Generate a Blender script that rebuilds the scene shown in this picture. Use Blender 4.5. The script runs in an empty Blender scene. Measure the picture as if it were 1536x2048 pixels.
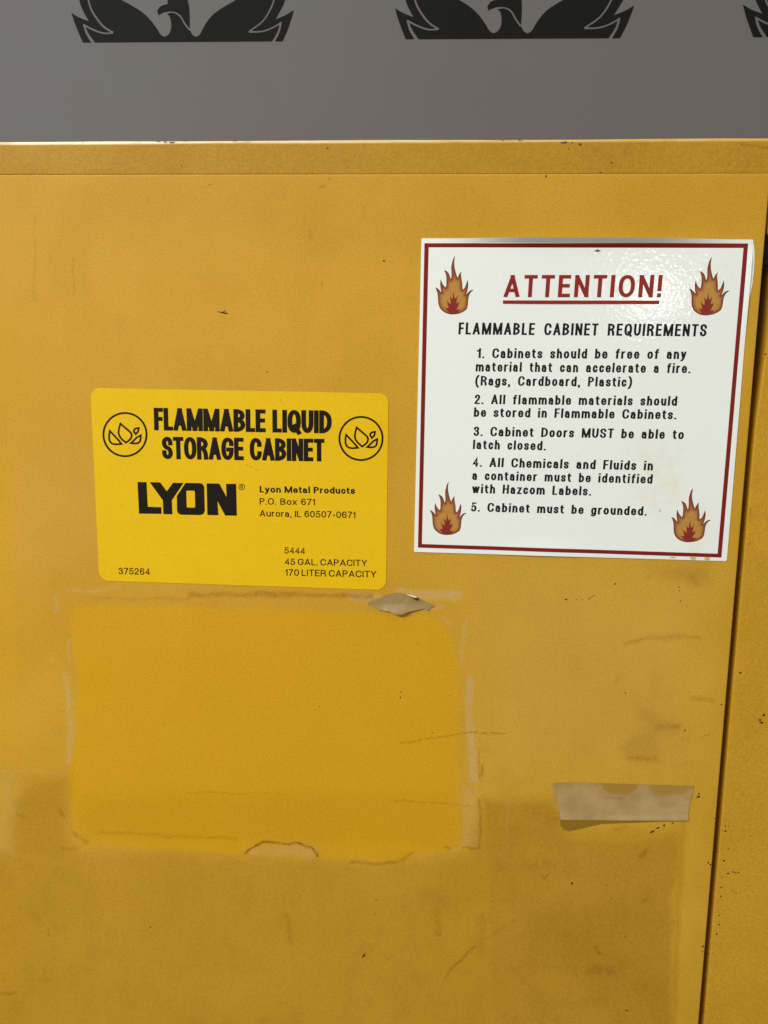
import bpy, math, random
import numpy as np
from mathutils import Matrix, Vector
from mathutils.geometry import delaunay_2d_cdt

random.seed(7)
rng = np.random.default_rng(7)
sc = bpy.context.scene
COL = sc.collection

# ------------------------------------------------------------------ camera
F = 1537.0                      # focal length in pixels of the 1536 x 2048 picture
CX, CY = 768.0, 1024.0
r_ = np.array([24768.0, 640.0, -1537.0]); r_ /= np.linalg.norm(r_)      # world right, in the camera's frame
d_ = np.array([-170.0, 10500.0, 1537.0]); d_ /= np.linalg.norm(d_)      # world down
k_ = float(r_ @ d_)
r_, d_ = r_ - 0.5*k_*d_, d_ - 0.5*k_*r_
r_ /= np.linalg.norm(r_); d_ /= np.linalg.norm(d_)
n_ = np.cross(r_, d_)
AX = np.array([r_, n_, -d_])    # rows: world X, Y, Z in camera (x right, y down, z forward)
DIST = 0.53
TOP_Z = 1.65

def ray(px, py):
    return AX @ np.array([px-CX, py-CY, F])

v = ray(768, 277.6)
CAM = np.array([0.0, -DIST, TOP_Z - v[2]*(DIST/v[1])])

def at(px, py, y=0.0):
    """point on the upright plane at depth y that the camera sees at that place"""
    w = ray(px, py); s = (y - CAM[1])/w[1]
    p = CAM + w*s
    return float(p[0]), float(p[2])

def to_px(x, z, y=0.0):
    """inverse of at(), for arrays"""
    dx = x-CAM[0]; dy = y-CAM[1]; dz = z-CAM[2]
    c = AX.T
    X = c[0, 0]*dx + c[0, 1]*dy + c[0, 2]*dz
    Y = c[1, 0]*dx + c[1, 1]*dy + c[1, 2]*dz
    Z = c[2, 0]*dx + c[2, 1]*dy + c[2, 2]*dz
    return CX + F*X/Z, CY + F*Y/Z

cam_d = bpy.data.cameras.new('camera')
cam = bpy.data.objects.new('camera', cam_d); COL.objects.link(cam)
c0, c1, c2 = AX[:, 0], -AX[:, 1], -AX[:, 2]
cam.matrix_world = Matrix(((c0[0], c1[0], c2[0], CAM[0]), (c0[1], c1[1], c2[1], CAM[1]),
                           (c0[2], c1[2], c2[2], CAM[2]), (0, 0, 0, 1)))
cam_d.sensor_fit = 'VERTICAL'; cam_d.sensor_height = 24.0
cam_d.lens = 24.0*F/2048.0
cam_d.clip_start = 0.01; cam_d.clip_end = 100
sc.camera = cam

# ------------------------------------------------------------------ light
world = bpy.data.worlds.new('World'); sc.world = world; world.use_nodes = True
bg = world.node_tree.nodes['Background']
bg.inputs[1].default_value = 0.475
# a room's light: pale ceiling and walls above, darker floor below
wt = world.node_tree
_tc = wt.nodes.new('ShaderNodeTexCoord'); _sx = wt.nodes.new('ShaderNodeSeparateXYZ'); _mr = wt.nodes.new('ShaderNodeMapRange')
_mr.inputs[1].default_value = -0.45; _mr.inputs[2].default_value = 0.55
_mx = wt.nodes.new('ShaderNodeMix'); _mx.data_type = 'RGBA'
_mx.inputs[6].default_value = (0.34, 0.325, 0.30, 1); _mx.inputs[7].default_value = (1.42, 1.40, 1.34, 1)
wt.links.new(_tc.outputs['Generated'], _sx.inputs[0]); wt.links.new(_sx.outputs[2], _mr.inputs[0])
wt.links.new(_mr.outputs[0], _mx.inputs[0]); wt.links.new(_mx.outputs[2], bg.inputs[0])
sc.view_settings.view_transform = 'Standard'; sc.view_settings.look = 'None'
sc.view_settings.exposure = 0.0; sc.view_settings.gamma = 1.0

def area(name, loc, target, sx, sy, power, col):
    l = bpy.data.lights.new(name, 'AREA'); l.shape = 'RECTANGLE'; l.size = sx; l.size_y = sy
    l.energy = power; l.color = col
    o = bpy.data.objects.new(name, l); COL.objects.link(o); o.location = loc
    o.rotation_euler = (Vector(target)-Vector(loc)).to_track_quat('-Z', 'Y').to_euler()
    return o
area('ceiling_lamp', (-1.9, -2.2, 3.0), (0, 0, 1.5), 1.3, 0.5, 99, (1.0, 0.965, 0.91))
_gx, _gz = at(1300, 585)
_gd = np.array([_gx, 0.0, _gz])-CAM; _gd /= np.linalg.norm(_gd)
area('far_ceiling_lamp', (_gx+6.2*_gd[0], -6.2*_gd[1], _gz+6.2*_gd[2]), (_gx, 0, _gz), 0.46, 0.24, 5.5, (1.0, 0.97, 0.92))

# ------------------------------------------------------------------ material helpers
def lin(r, g, b):
    f = lambda c: (c/255/12.92) if c/255 <= 0.04045 else ((c/255+0.055)/1.055)**2.4
    return (f(r), f(g), f(b), 1.0)

class NT:
    def __init__(s, name):
        s.m = bpy.data.materials.new(name); s.m.use_nodes = True
        s.t = s.m.node_tree; s.b = s.t.nodes['Principled BSDF']
        s.co = s.t.nodes.new('ShaderNodeTexCoord').outputs['Object']
    def link(s, a, b): s.t.links.new(a, b)
    def put(s, sock, v):
        if isinstance(v, bpy.types.NodeSocket): s.link(v, sock)
        else: sock.default_value = v
    def noise(s, scale, detail=2, rough=0.5, stretch=None):
        n = s.t.nodes.new('ShaderNodeTexNoise'); n.inputs['Scale'].default_value = scale
        n.inputs['Detail'].default_value = detail; n.inputs['Roughness'].default_value = rough
        src = s.co
        if stretch:
            mp = s.t.nodes.new('ShaderNodeMapping'); mp.inputs['Scale'].default_value = stretch
            s.link(s.co, mp.inputs['Vector']); src = mp.outputs[0]
        s.link(src, n.inputs['Vector']); return n.outputs[0]
    def attr(s, name):
        n = s.t.nodes.new('ShaderNodeAttribute'); n.attribute_name = name; return n.outputs['Fac']
    def math(s, op, a, b=0.0, clamp=False):
        n = s.t.nodes.new('ShaderNodeMath'); n.operation = op; n.use_clamp = clamp
        s.put(n.inputs[0], a); s.put(n.inputs[1], b); return n.outputs[0]
    def rng(s, a, lo, hi, o0=0.0, o1=1.0):
        n = s.t.nodes.new('ShaderNodeMapRange')
        s.put(n.inputs[0], a)
        for i, q in enumerate((lo, hi, o0, o1)): n.inputs[i+1].default_value = q
        return n.outputs[0]
    def mix(s, f, a, b, mode='MIX'):
        n = s.t.nodes.new('ShaderNodeMix'); n.data_type = 'RGBA'; n.blend_type = mode
        s.put(n.inputs[0], f); s.put(n.inputs[6], a); s.put(n.inputs[7], b); return n.outputs[2]
    def bump(s, h, strength, dist, prev=None):
        n = s.t.nodes.new('ShaderNodeBump'); n.inputs['Strength'].default_value = strength
        n.inputs['Distance'].default_value = dist; s.link(h, n.inputs['Height'])
        if prev is not None: s.link(prev, n.inputs['Normal'])
        return n.outputs[0]
    def done(s, color, rough=0.5, normal=None, spec=0.5):
        s.put(s.b.inputs['Base Color'], color); s.put(s.b.inputs['Roughness'], rough)
        s.b.inputs['Specular IOR Level'].default_value = spec
        if normal is not None: s.link(normal, s.b.inputs['Normal'])
        return s.m

def scale_col(c, k): return (c[0]*k, c[1]*k, c[2]*k, 1)

def paint(name):
    n = NT(name)
    base = (0.553, 0.306, 0.020, 1)
    fine = n.noise(1050, 2, 0.8); mid = n.noise(330, 3, 0.65); big = n.noise(14, 3, 0.55)
    drip = n.noise(30, 3, 0.6, (1.0, 1.0, 0.12))
    col = n.mix(n.rng(big, 0.3, 0.7), scale_col(base, 0.945), (0.578, 0.326, 0.027, 1))
    col = n.mix(n.math('MULTIPLY', n.rng(drip, 0.52, 0.72), 0.10), col, (0.46, 0.245, 0.018, 1))
    col = n.mix(n.math('MULTIPLY', n.attr('clean'), 0.80), col, (0.608, 0.322, 0.003, 1))
    col = n.mix(n.attr('residue_glint'), col, (0.545, 0.350, 0.118, 1))  # adhesive residue, plus glints painted on the lip and seam
    gr = n.math('MULTIPLY', n.attr('grime_and_dark'), n.rng(mid, 0.2, 0.75, 1.12, 0.78), True)
    col = n.mix(gr, col, (0.180, 0.062, 0.002, 1))
    # small stains scattered over the paint
    sp = n.rng(n.noise(95, 2, 0.5), 0.70, 0.78)
    col = n.mix(n.math('MULTIPLY', sp, 0.16), col, (0.20, 0.105, 0.02, 1))
    col = n.mix(1.0, col, n.mix(fine, (0.55, 0.55, 0.45, 1), (1.44, 1.44, 1.62, 1)), 'MULTIPLY')
    col = n.mix(1.0, col, n.mix(mid, (0.93, 0.93, 0.90, 1), (1.06, 1.06, 1.10, 1)), 'MULTIPLY')
    w = n.attr('lip_glint')
    col = n.mix(w, col, (0.93, 0.83, 0.56, 1))  # pale highlight painted into the colour of the header's lip
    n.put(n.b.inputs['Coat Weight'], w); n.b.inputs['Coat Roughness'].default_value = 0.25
    nb = n.bump(n.noise(700, 2, 0.6), 0.35, 0.00022)
    nb = n.bump(n.noise(22, 2, 0.5), 0.35, 0.0012, nb)
    return n.done(col, n.rng(mid, 0.3, 0.7, 0.50, 0.62), nb, 0.15)

def simple(name, c, rough=0.5, var=0.10, scale=900, bump=0.15, spec=0.14, dist=0.0002):
    n = NT(name)
    col = n.mix(n.noise(scale, 3, 0.6), scale_col(c, 1-var), scale_col(c, 1+var))
    col = n.mix(n.noise(scale/25, 2, 0.5), scale_col(c, 1-var*0.5), col) if var > 0.05 else col
    return n.done(col, rough, n.bump(n.noise(scale*0.7, 2), bump, dist), spec)

M_PAINT = paint('yellow_enamel')
M_INK = simple('black_ink', (0.013, 0.010, 0.006, 1), 0.5, 0.2)
M_LYON = simple('label_ink', (0.010, 0.0065, 0.0025, 1), 0.55, 0.2)
M_RED = simple('red_ink', (0.195, 0.014, 0.010, 1), 0.30, 0.05, 700)
M_RED2 = simple('heading_red_ink', (0.255, 0.022, 0.015, 1), 0.30, 0.07, 700)
M_CHIP = simple('chipped_steel', (0.070, 0.036, 0.010, 1), 0.7, 0.3)
M_STEEL = simple('bare_steel', (0.09, 0.075, 0.06, 1), 0.45, 0.4)
M_LATCH = simple('latch_steel', (0.012, 0.007, 0.003, 1), 0.8, 0.3)
M_DARKIN = simple('cabinet_interior', (0.40, 0.22, 0.02, 1), 0.7, 0.1)

def wall_mat():
    n = NT('wall_laminate')
    col = n.mix(n.noise(3.5, 3, 0.6), (0.122, 0.1180, 0.1195, 1), (0.132, 0.1275, 0.1300, 1))
    col = n.mix(n.math('MULTIPLY', n.rng(n.noise(9, 2), 0.52, 0.62), 0.35), col, (0.130, 0.114, 0.118, 1))
    col = n.mix(1.0, col, n.mix(n.noise(900, 2, 0.7), (0.90, 0.90, 0.90, 1), (1.10, 1.10, 1.10, 1)), 'MULTIPLY')
    return n.done(col, 0.6, n.bump(n.noise(700, 2), 0.2, 0.0003), 0.15)
M_WALL = wall_mat()
M_EMB = simple('emblem_ink', (0.0045, 0.0048, 0.0040, 1), 0.7, 0.15, 600)

def label_mat():
    n = NT('yellow_label_vinyl')
    col = n.mix(n.noise(45, 3), (0.710, 0.440, 0.0045, 1), (0.755, 0.485, 0.0065, 1))
    col = n.mix(1.0, col, n.mix(n.noise(1500, 2, 0.7), (0.80, 0.80, 0.7, 1), (1.20, 1.20, 1.3, 1)), 'MULTIPLY')
    col = n.mix(n.math('MULTIPLY', n.rng(n.noise(160, 3, 0.6), 0.70, 0.80), 0.25), col, (0.45, 0.24, 0.01, 1))
    return n.done(col, 0.45, n.bump(n.noise(600, 2), 0.2, 0.0002), 0.15)
M_LABEL = label_mat()

def sign_mat():
    n = NT('laminated_white_sign')
    col = n.mix(n.noise(500, 3, 0.7), (0.760, 0.805, 0.765, 1), (0.825, 0.865, 0.830, 1))
    col = n.mix(n.math('MULTIPLY', n.attr('stain'), n.rng(n.noise(120, 3, 0.6), 0.35, 0.65)), col, (0.70, 0.64, 0.34, 1))
    col = n.mix(n.math('MULTIPLY', n.rng(n.noise(210, 3, 0.6), 0.69, 0.76), 0.35), col, (0.45, 0.45, 0.40, 1))
    cn = n.bump(n.noise(330, 2, 0.5), 0.55, 0.00019)
    cn = n.bump(n.noise(45, 2, 0.5), 0.2, 0.0005, cn)
    n.b.inputs['Coat Weight'].default_value = 1.0; n.b.inputs['Coat Roughness'].default_value = 0.09
    n.link(cn, n.b.inputs['Coat Normal'])
    return n.done(col, 0.5, n.bump(n.noise(60, 2, 0.5), 0.12, 0.0006), 0.1)
M_SIGN = sign_mat()
M_STAIN = simple('dried_glue', (0.60, 0.48, 0.10, 1), 0.25, 0.25, 500)

def flame_mat():
    n = NT('flame_print')
    r = n.t.nodes.new('ShaderNodeValToRGB'); n.link(n.attr('edge'), r.inputs[0])
    el = r.color_ramp.elements
    el[0].position = 0.0; el[0].color = (0.075, 0.016, 0.010, 1)
    el[1].position = 1.0; el[1].color = (0.47, 0.245, 0.060, 1)
    e = el.new(0.25); e.color = (0.24, 0.062, 0.022, 1)
    e = el.new(0.6); e.color = (0.39, 0.165, 0.042, 1)
    col = n.mix(n.math('MULTIPLY', n.attr('tip'), 0.72), r.outputs[0], (0.23, 0.045, 0.025, 1))
    col = n.mix(n.rng(n.noise(420, 3), 0.35, 0.65, 0.0, 0.22), col, (0.30, 0.10, 0.03, 1))
    return n.done(col, 0.35, n.bump(n.noise(430, 3), 0.3, 0.0002), 0.12)
M_FLAME = flame_mat()
M_CORE = simple('flame_core_print', (0.225, 0.030, 0.017, 1), 0.3, 0.06, 700)

def tape_mat():
    n = NT('aged_tape')
    col = n.mix(n.rng(n.noise(45, 3, 0.6), 0.35, 0.65), (0.345, 0.226, 0.085, 1), (0.440, 0.298, 0.125, 1))
    col = n.mix(n.attr('blotch'), col, (0.345, 0.190, 0.030, 1))
    col = n.mix(n.math('MULTIPLY', n.attr('mark'), 0.6), col, (0.22, 0.13, 0.05, 1))
    col = n.mix(1.0, col, n.mix(n.noise(1300, 2, 0.7), (0.86, 0.86, 0.84, 1), (1.14, 1.14, 1.16, 1)), 'MULTIPLY')
    return n.done(col, 0.45, n.bump(n.noise(120, 3), 0.3, 0.0005), 0.2)
M_TAPE = tape_mat()
M_BACK = simple('olive_tape_glue', (0.250, 0.145, 0.014, 1), 0.35, 0.18, 300)
M_REM = simple('torn_sticker_paper', (0.330, 0.225, 0.085, 1), 0.40, 0.10, 260, 0.35, 0.3, 0.0005)
M_CREAM = simple('peeled_paper_lip', (0.80, 0.68, 0.42, 1), 0.35, 0.05)

# ------------------------------------------------------------------ object helpers
def mesh(name, verts, faces, mat, parent=None, attrs=None, smooth=False):
    me = bpy.data.meshes.new(name); me.from_pydata([tuple(map(float, p)) for p in verts], [], faces); me.update()
    if attrs:
        for k, a in attrs.items():
            at_ = me.attributes.new(k, 'FLOAT', 'POINT'); at_.data.foreach_set('value', np.asarray(a, dtype=np.float32))
    if smooth: me.polygons.foreach_set('use_smooth', [True]*len(me.polygons))
    me.materials.append(mat)
    o = bpy.data.objects.new(name, me); COL.objects.link(o)
    if parent is not None:
        o.parent = parent
        o.matrix_parent_inverse = Matrix.Translation(-parent.location)
    return o

def thing(name, label, cat, loc):
    o = bpy.data.objects.new(name, None); COL.objects.link(o); o.location = loc; o.empty_display_size = 0.05
    o['label'] = label; o['category'] = cat; return o

def grid(cols, rows):
    """faces of a cols x rows vertex lattice, numpy, column fastest; the front faces -Y when columns run +X and rows +Z"""
    i = np.arange(cols-1); j = np.arange(rows-1)
    a = (j[:, None]*cols + i[None, :]).ravel()
    return np.stack([a, a+1, a+1+cols, a+cols], 1)

def np_mesh(name, V, Fq, mat, parent=None, attrs=None, smooth=True):
    me = bpy.data.meshes.new(name)
    me.vertices.add(len(V)); me.vertices.foreach_set('co', V.astype(np.float32).ravel())
    nf = len(Fq); me.loops.add(nf*4); me.loops.foreach_set('vertex_index', Fq.astype(np.int32).ravel())
    me.polygons.add(nf); me.polygons.foreach_set('loop_start', np.arange(nf, dtype=np.int32)*4)
    me.polygons.foreach_set('use_smooth', np.full(nf, smooth))
    for k, a in (attrs or {}).items():
        t = me.attributes.new(k, 'FLOAT', 'POINT'); t.data.foreach_set('value', a.astype(np.float32))
    me.update(calc_edges=True); me.validate(); me.materials.append(mat)
    o = bpy.data.objects.new(name, me); COL.objects.link(o)
    if parent is not None:
        o.parent = parent; o.matrix_parent_inverse = Matrix.Translation(-parent.location)
    return o

# distances, for wear and prints (numpy)
def seg_dist(X, Y, a, b):
    ax, ay = a; bx, by = b; dx, dy = bx-ax, by-ay; L = dx*dx+dy*dy+1e-12
    t = np.clip(((X-ax)*dx+(Y-ay)*dy)/L, 0, 1)
    return np.hypot(X-(ax+t*dx), Y-(ay+t*dy)), t

def poly_sd(X, Y, P):
    """signed distance, inside positive"""
    d = np.full(X.shape, 1e9); ins = np.zeros(X.shape, bool)
    n = len(P)
    for i in range(n):
        a, b = P[i], P[(i+1) % n]
        d = np.minimum(d, seg_dist(X, Y, a, b)[0])
        if a[1] != b[1]:
            c = ((a[1] > Y) != (b[1] > Y)) & (X < (b[0]-a[0])*(Y-a[1])/(b[1]-a[1])+a[0])
            ins ^= c
    return np.where(ins, d, -d)

def sst(x):
    x = np.clip(x, 0, 1); return x*x*(3-2*x)

# smooth value noise on arrays, for ragged edges
_T = rng.random((256, 256))
def vnoise(X, Y, s):
    x = X/s; y = Y/s; xi = np.floor(x).astype(int); yi = np.floor(y).astype(int)
    fx = x-xi; fy = y-yi; fx = fx*fx*(3-2*fx); fy = fy*fy*(3-2*fy)
    g = lambda a, b: _T[a % 256, b % 256]
    return (g(xi, yi)*(1-fx)+g(xi+1, yi)*fx)*(1-fy)+(g(xi, yi+1)*(1-fx)+g(xi+1, yi+1)*fx)*fy
def fb(X, Y, s):
    return (vnoise(X, Y, s)+0.5*vnoise(X+77, Y+31, s/2)+0.25*vnoise(X+9, Y+5, s/4))/1.75

# ------------------------------------------------------------------ wall with printed emblems
WY = 0.46
wx0, wx1, wz0, wz1 = -1.6, 1.6, 0.0, 2.6
wall = mesh('wall', [(wx0, WY, wz0), (wx1, WY, wz0), (wx1, WY, wz1), (wx0, WY, wz1),
                     (wx0, WY+.1, wz0), (wx1, WY+.1, wz0), (wx1, WY+.1, wz1), (wx0, WY+.1, wz1)],
            [(0, 1, 2, 3), (5, 4, 7, 6), (4, 0, 3, 7), (1, 5, 6, 2), (3, 2, 6, 7), (4, 5, 1, 0)], M_WALL)
wall['kind'] = 'structure'
wall['label'] = 'smooth grey wall panel printed with dark spread-wing bird emblems'

def offset_quads(P, w, closed=False, w1=None):
    """convex quads along a polyline of width w (tapering to w1)"""
    n = len(P); P = [np.array(p, float) for p in P]
    out = []; L = []; R = []
    for i in range(n):
        if closed: a, b = P[i-1], P[(i+1) % n]
        else: a, b = P[max(i-1, 0)], P[min(i+1, n-1)]
        d1 = P[i]-a; d2 = b-P[i]
        n1 = np.linalg.norm(d1); n2 = np.linalg.norm(d2)
        d1 = d1/n1 if n1 > 1e-9 else d2/n2
        d2 = d2/n2 if n2 > 1e-9 else d1
        m = d1+d2; q = np.linalg.norm(m)
        if q < 1e-6: m = d1; q = 1
        m /= q; nn = np.array([-m[1], m[0]]); c = max(abs(nn @ np.array([-d1[1], d1[0]])), 0.42)
        ww = w if w1 is None else w+(w1-w)*i/(n-1)
        L.append(P[i]+nn*ww/2/c); R.append(P[i]-nn*ww/2/c)
    for i in range(n if closed else n-1):
        j = (i+1) % n; out.append([L[i], L[j], R[j], R[i]])
    return out

def in_poly(pt, P):
    x, y = pt; ins = False; n = len(P)
    for i in range(n):
        a, b = P[i], P[(i+1) % n]
        if (a[1] > y) != (b[1] > y) and x < (b[0]-a[0])*(y-a[1])/(b[1]-a[1])+a[0]: ins = not ins
    return ins

def fill(adds, subs=(), extra=None, eps=1e-5):
    """triangles of (union of adds) minus (union of subs)"""
    vs = []; ed = []
    for P in list(adds)+list(subs):
        k = len(vs); vs += [Vector((float(p[0]), float(p[1]))) for p in P]
        ed += [(k+i, k+(i+1) % len(P)) for i in range(len(P))]
    if extra: vs += [Vector((float(p[0]), float(p[1]))) for p in extra]
    r = delaunay_2d_cdt(vs, ed, [], 0, eps)
    V = [(p.x, p.y) for p in r[0]]; T = []
    for f in r[2]:
        c = (sum(V[i][0] for i in f)/3, sum(V[i][1] for i in f)/3)
        if any(in_poly(c, P) for P in adds) and not any(in_poly(c, P) for P in subs):
            a, b, d = (V[i] for i in f)
            if (b[0]-a[0])*(d[1]-a[1])-(b[1]-a[1])*(d[0]-a[0]) < 0: f = [f[0], f[2], f[1]]
            T.append(tuple(f))
    used = sorted({i for f in T for i in f}); m = {u: k for k, u in enumerate(used)}
    return [V[u] for u in used], [tuple(m[i] for i in f) for f in T]

def affine(src, dst):
    A = np.array([[x, y, 1] for x, y in src]); S, *_ = np.linalg.lstsq(A, np.array(dst), rcond=None)
    return lambda P: np.c_[np.array(P), np.ones(len(P))] @ S

def catmull(P, closed=True, k=3, sharp=70):
    """smooth a traced outline, keeping its tips and notches sharp"""
    n = len(P); P = [np.array(p, float) for p in P]; out = []
    tan = []
    for i in range(n):
        a, b = P[i-1] if (closed or i > 0) else P[i], P[(i+1) % n] if (closed or i < n-1) else P[i]
        d1, d2 = P[i]-a, b-P[i]
        l1, l2 = np.linalg.norm(d1)+1e-9, np.linalg.norm(d2)+1e-9
        ang = math.degrees(math.acos(max(-1, min(1, float(d1 @ d2)/l1/l2))))
        if ang > sharp: tan.append(None)
        else:
            t = d1/l1+d2/l2; tan.append(t/(np.linalg.norm(t)+1e-9))
    for i in range(n if closed else n-1):
        a, b = P[i], P[(i+1) % n]; L = np.linalg.norm(b-a)
        ta = tan[i]; tb = tan[(i+1) % n]
        ta = (b-a) if ta is None else ta*L
        tb = (b-a) if tb is None else tb*L
        for s in range(k):
            t = s/k; t2 = t*t; t3 = t2*t
            out.append(a*(2*t3-3*t2+1)+ta*(t3-2*t2+t)+b*(-2*t3+3*t2)+tb*(t3-t2))
    if not closed: out.append(P[-1])
    return out

BODY = [(85, 285), (50, 200), (28, 140), (12, 86), (60, 115), (130, 143), (95, 80), (75, 30), (64, -30), (66, -120), (100, -250),
        (150, -160), (220, -80), (350, 0), (420, 38), (480, 75), (540, 130), (585, 190), (610, 230), (635, 247), (660, 235), (680, 200),
        (682, 150), (672, 110), (655, 92), (700, 84), (740, 108), (775, 165), (805, 198), (820, 228), (845, 247), (870, 235), (890, 200),
        (915, 155), (960, 100), (1030, 50), (1115, 0), (1250, -90), (1320, -170), (1370, -260), (1420, -130), (1440, -30), (1432, 10), (1410, 60),
        (1370, 132), (1440, 102), (1492, 70), (1470, 150), (1445, 220), (1420, 275)]
HEAD = [(600, 108), (590, 75), (610, 45), (660, 28), (662, -20), (690, -75), (740, -90), (775, -60), (792, 0), (803, 60), (805, 195),
        (770, 145), (735, 100), (690, 82), (640, 86)]
LINES = [([(118, -60), (128, 0), (145, 60), (180, 120), (230, 180), (292, 219)], 13, 13), ([(292, 219), (230, 222), (160, 200), (88, 163)], 13, 13),
         ([(92, 160), (112, 220), (160, 295)], 13, 22),
         ([(1375, -60), (1362, 0), (1340, 60), (1290, 140), (1198, 211)], 13, 13), ([(1198, 213), (1290, 208), (1360, 182), (1413, 148)], 13, 13),
         ([(1410, 146), (1395, 210), (1353, 290)], 13, 20), ([(600, 103), (645, 84), (700, 83), (738, 104), (772, 158), (806, 202)], 11, 11)]
E_SRC = [(85, 285), (1420, 275), (12, 86), (1492, 70)]
E_DST = [[(165.5, 85.4), (565.3, 82.4), (143.6, 25.8), (586.8, 21)],
         [(810.9, 79.1), (1239.6, 75.8), (790.4, 16.3), (1267.3, 12.4)],
         [(1506, 74.5), (1966, 72), (1485.8, 9.5), (1998, 4)]]
subs = []
for P, w0, w1 in LINES:
    subs += offset_quads(catmull(P, False, 4), w0, False, w1)
EV, EF = fill([catmull(BODY, True, 3, 40), catmull(HEAD, True, 3, 50)], subs, None, 1e-3)
for k, dst in enumerate(E_DST):
    m = affine(E_SRC, [at(x, y, WY) for x, y in dst])
    W = m(EV)
    mesh('bird_emblem', [(p[0], WY-0.0006, p[1]) for p in W], [tuple(reversed(f)) for f in EF], M_EMB, wall)

# ------------------------------------------------------------------ storage cabinet
BACK = 0.455
seam_z = at(768, 347.5)[1]
# the line of the left door's free edge
ex_pts = [at(1534, 367)[0], at(1471, 1200)[0], at(1400, 2048)[0]]
EDGE = float(np.mean(ex_pts))
DOOR_L = EDGE-0.62
GAP = 0.0052          # slit between the doors
CAB_L, CAB_R = DOOR_L-0.004, EDGE+0.005+0.62+0.004
DOOR_B = 0.09
cab = thing('storage_cabinet', 'yellow enamelled steel flammable liquid cabinet with two scuffed doors', 'cabinet', ((CAB_L+CAB_R)/2, 0.2, 0.0))

HY = 0.0007          # header face, a little behind the doors' faces
def wear_none(n): return {k: np.zeros(n) for k in ('clean', 'residue_glint', 'grime_and_dark', 'lip_glint')}

def header():
    r = 0.0024
    prof = [(HY, seam_z+0.0008-0.03), (HY, seam_z+0.0008)]
    prof = [(HY+0.018, seam_z+0.00015), (HY+0.0002, seam_z+0.00015), (HY, seam_z+0.0003), (HY, seam_z+0.0006)]
    prof += [(HY, seam_z+0.0016+(TOP_Z-r-seam_z-0.0016)*t) for t in np.linspace(0.04, 1, 26)]
    prof += [(HY+r*(1-math.cos(a)), TOP_Z-r+r*math.sin(a)) for a in np.linspace(0.2, math.pi/2, 7)]
    prof += [(HY+0.02, TOP_Z), (HY+0.1, TOP_Z), (BACK, TOP_Z)]
    xs = np.r_[np.linspace(CAB_L, -0.33, 40)[:-1], np.arange(-0.33, 0.30, 0.0012), np.linspace(0.30, CAB_R, 60)[1:]]
    P = np.array(prof); nx = len(xs); nz = len(P)
    X = np.tile(xs, nz); Y = np.repeat(P[:, 0], nx); Z = np.repeat(P[:, 1], nx)
    # pressed sheet is never quite straight
    Y = Y + (vnoise(X*1000, Z*1000, 60)-0.5)*0.0005*(Y < 0.01)
    top = (Z > TOP_Z-0.004)
    Z = Z + top*(vnoise(X*1000, X*0, 45)-0.5)*0.0004
    gx, gy = to_px(X, Z, HY)
    g = np.zeros(len(X))
    def smear(x0, y0, x1, y1, w, a):
        nonlocal g
        d, _ = seg_dist(gx, gy, (x0, y0), (x1, y1)); g = np.maximum(g, a*sst(1-d/w)*(0.5+fb(gx, gy, 9)))
    smear(95, 315, 130, 320, 9, .30); smear(280, 325, 420, 328, 12, .12); smear(900, 332, 1060, 332, 14, .16)
    smear(140, 342, 330, 344, 5, .35); smear(0, 343, 1536, 344, 5, .15); smear(640, 296, 660, 298, 6, .3); smear(1210, 322, 1232, 326, 8, .32)  # the full-width one is a darker line along the seam
    smear(1480, 288, 1545, 297, 8, .45); smear(1290, 310, 1305, 300, 8, .2); smear(1245, 322, 1260, 319, 5, .25)
    smear(905, 345, 925, 345, 3, .5); smear(1273, 349, 1300, 349, 3, .7)
    g = np.maximum(g*1.35, 0.30+0.14*fb(gx, gy, 70))
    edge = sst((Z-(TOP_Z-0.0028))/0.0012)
    rz = edge*0.30*(1-sst((gx-250)/900)*0.5)  # same pale tint helps paint the highlight on the lip
    lip_glint = edge*np.clip(0.95-0.80*sst((gx-150)/1100), 0, 1)*np.clip(2.4*fb(gx*0.3, gy*2, 16)-0.25, 0, 1)*(Y < 0.06)  # painted gloss highlight along the lip, fading to the right
    a = dict(clean=np.zeros(len(X)), residue_glint=rz*(0.5+0.8*fb(gx, gy, 14)), grime_and_dark=g*(1-edge), lip_glint=lip_glint)
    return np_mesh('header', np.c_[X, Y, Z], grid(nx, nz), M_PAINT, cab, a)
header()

def box(x0, x1, y0, y1, z0, z1):
    v = [(x0, y0, z0), (x1, y0, z0), (x1, y0, z1), (x0, y0, z1), (x0, y1, z0), (x1, y1, z0), (x1, y1, z1), (x0, y1, z1)]
    f = [(0, 1, 2, 3), (5, 4, 7, 6), (4, 0, 3, 7), (1, 5, 6, 2), (3, 2, 6, 7), (4, 5, 1, 0)]
    return v, f
def boxes(name, bs, mat, parent):
    V, Fc = [], []
    for b in bs:
        v, f = box(*b); k = len(V); V += v; Fc += [tuple(i+k for i in q) for q in f]
    o = mesh(name, V, Fc, mat, parent)
    return o
boxes('body', [(CAB_L-0.0012, CAB_L, 0.024, BACK-0.001, 0.03, TOP_Z-0.0004), (CAB_R, CAB_R+0.0012, 0.024, BACK-0.001, 0.03, TOP_Z-0.0004),
               (CAB_L, CAB_R, BACK-0.003, BACK-0.001, 0.03, TOP_Z-0.0004), (CAB_L, CAB_R, 0.003, BACK-0.004, 0.03, 0.085)], M_PAINT, cab)
# stop strip that closes the slit between the doors from inside
boxes('door_stop', [(EDGE+0.0003, EDGE+GAP-0.0003, 0.0155, 0.0175, 0.09, seam_z-0.002)], M_DARKIN, cab)

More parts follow.
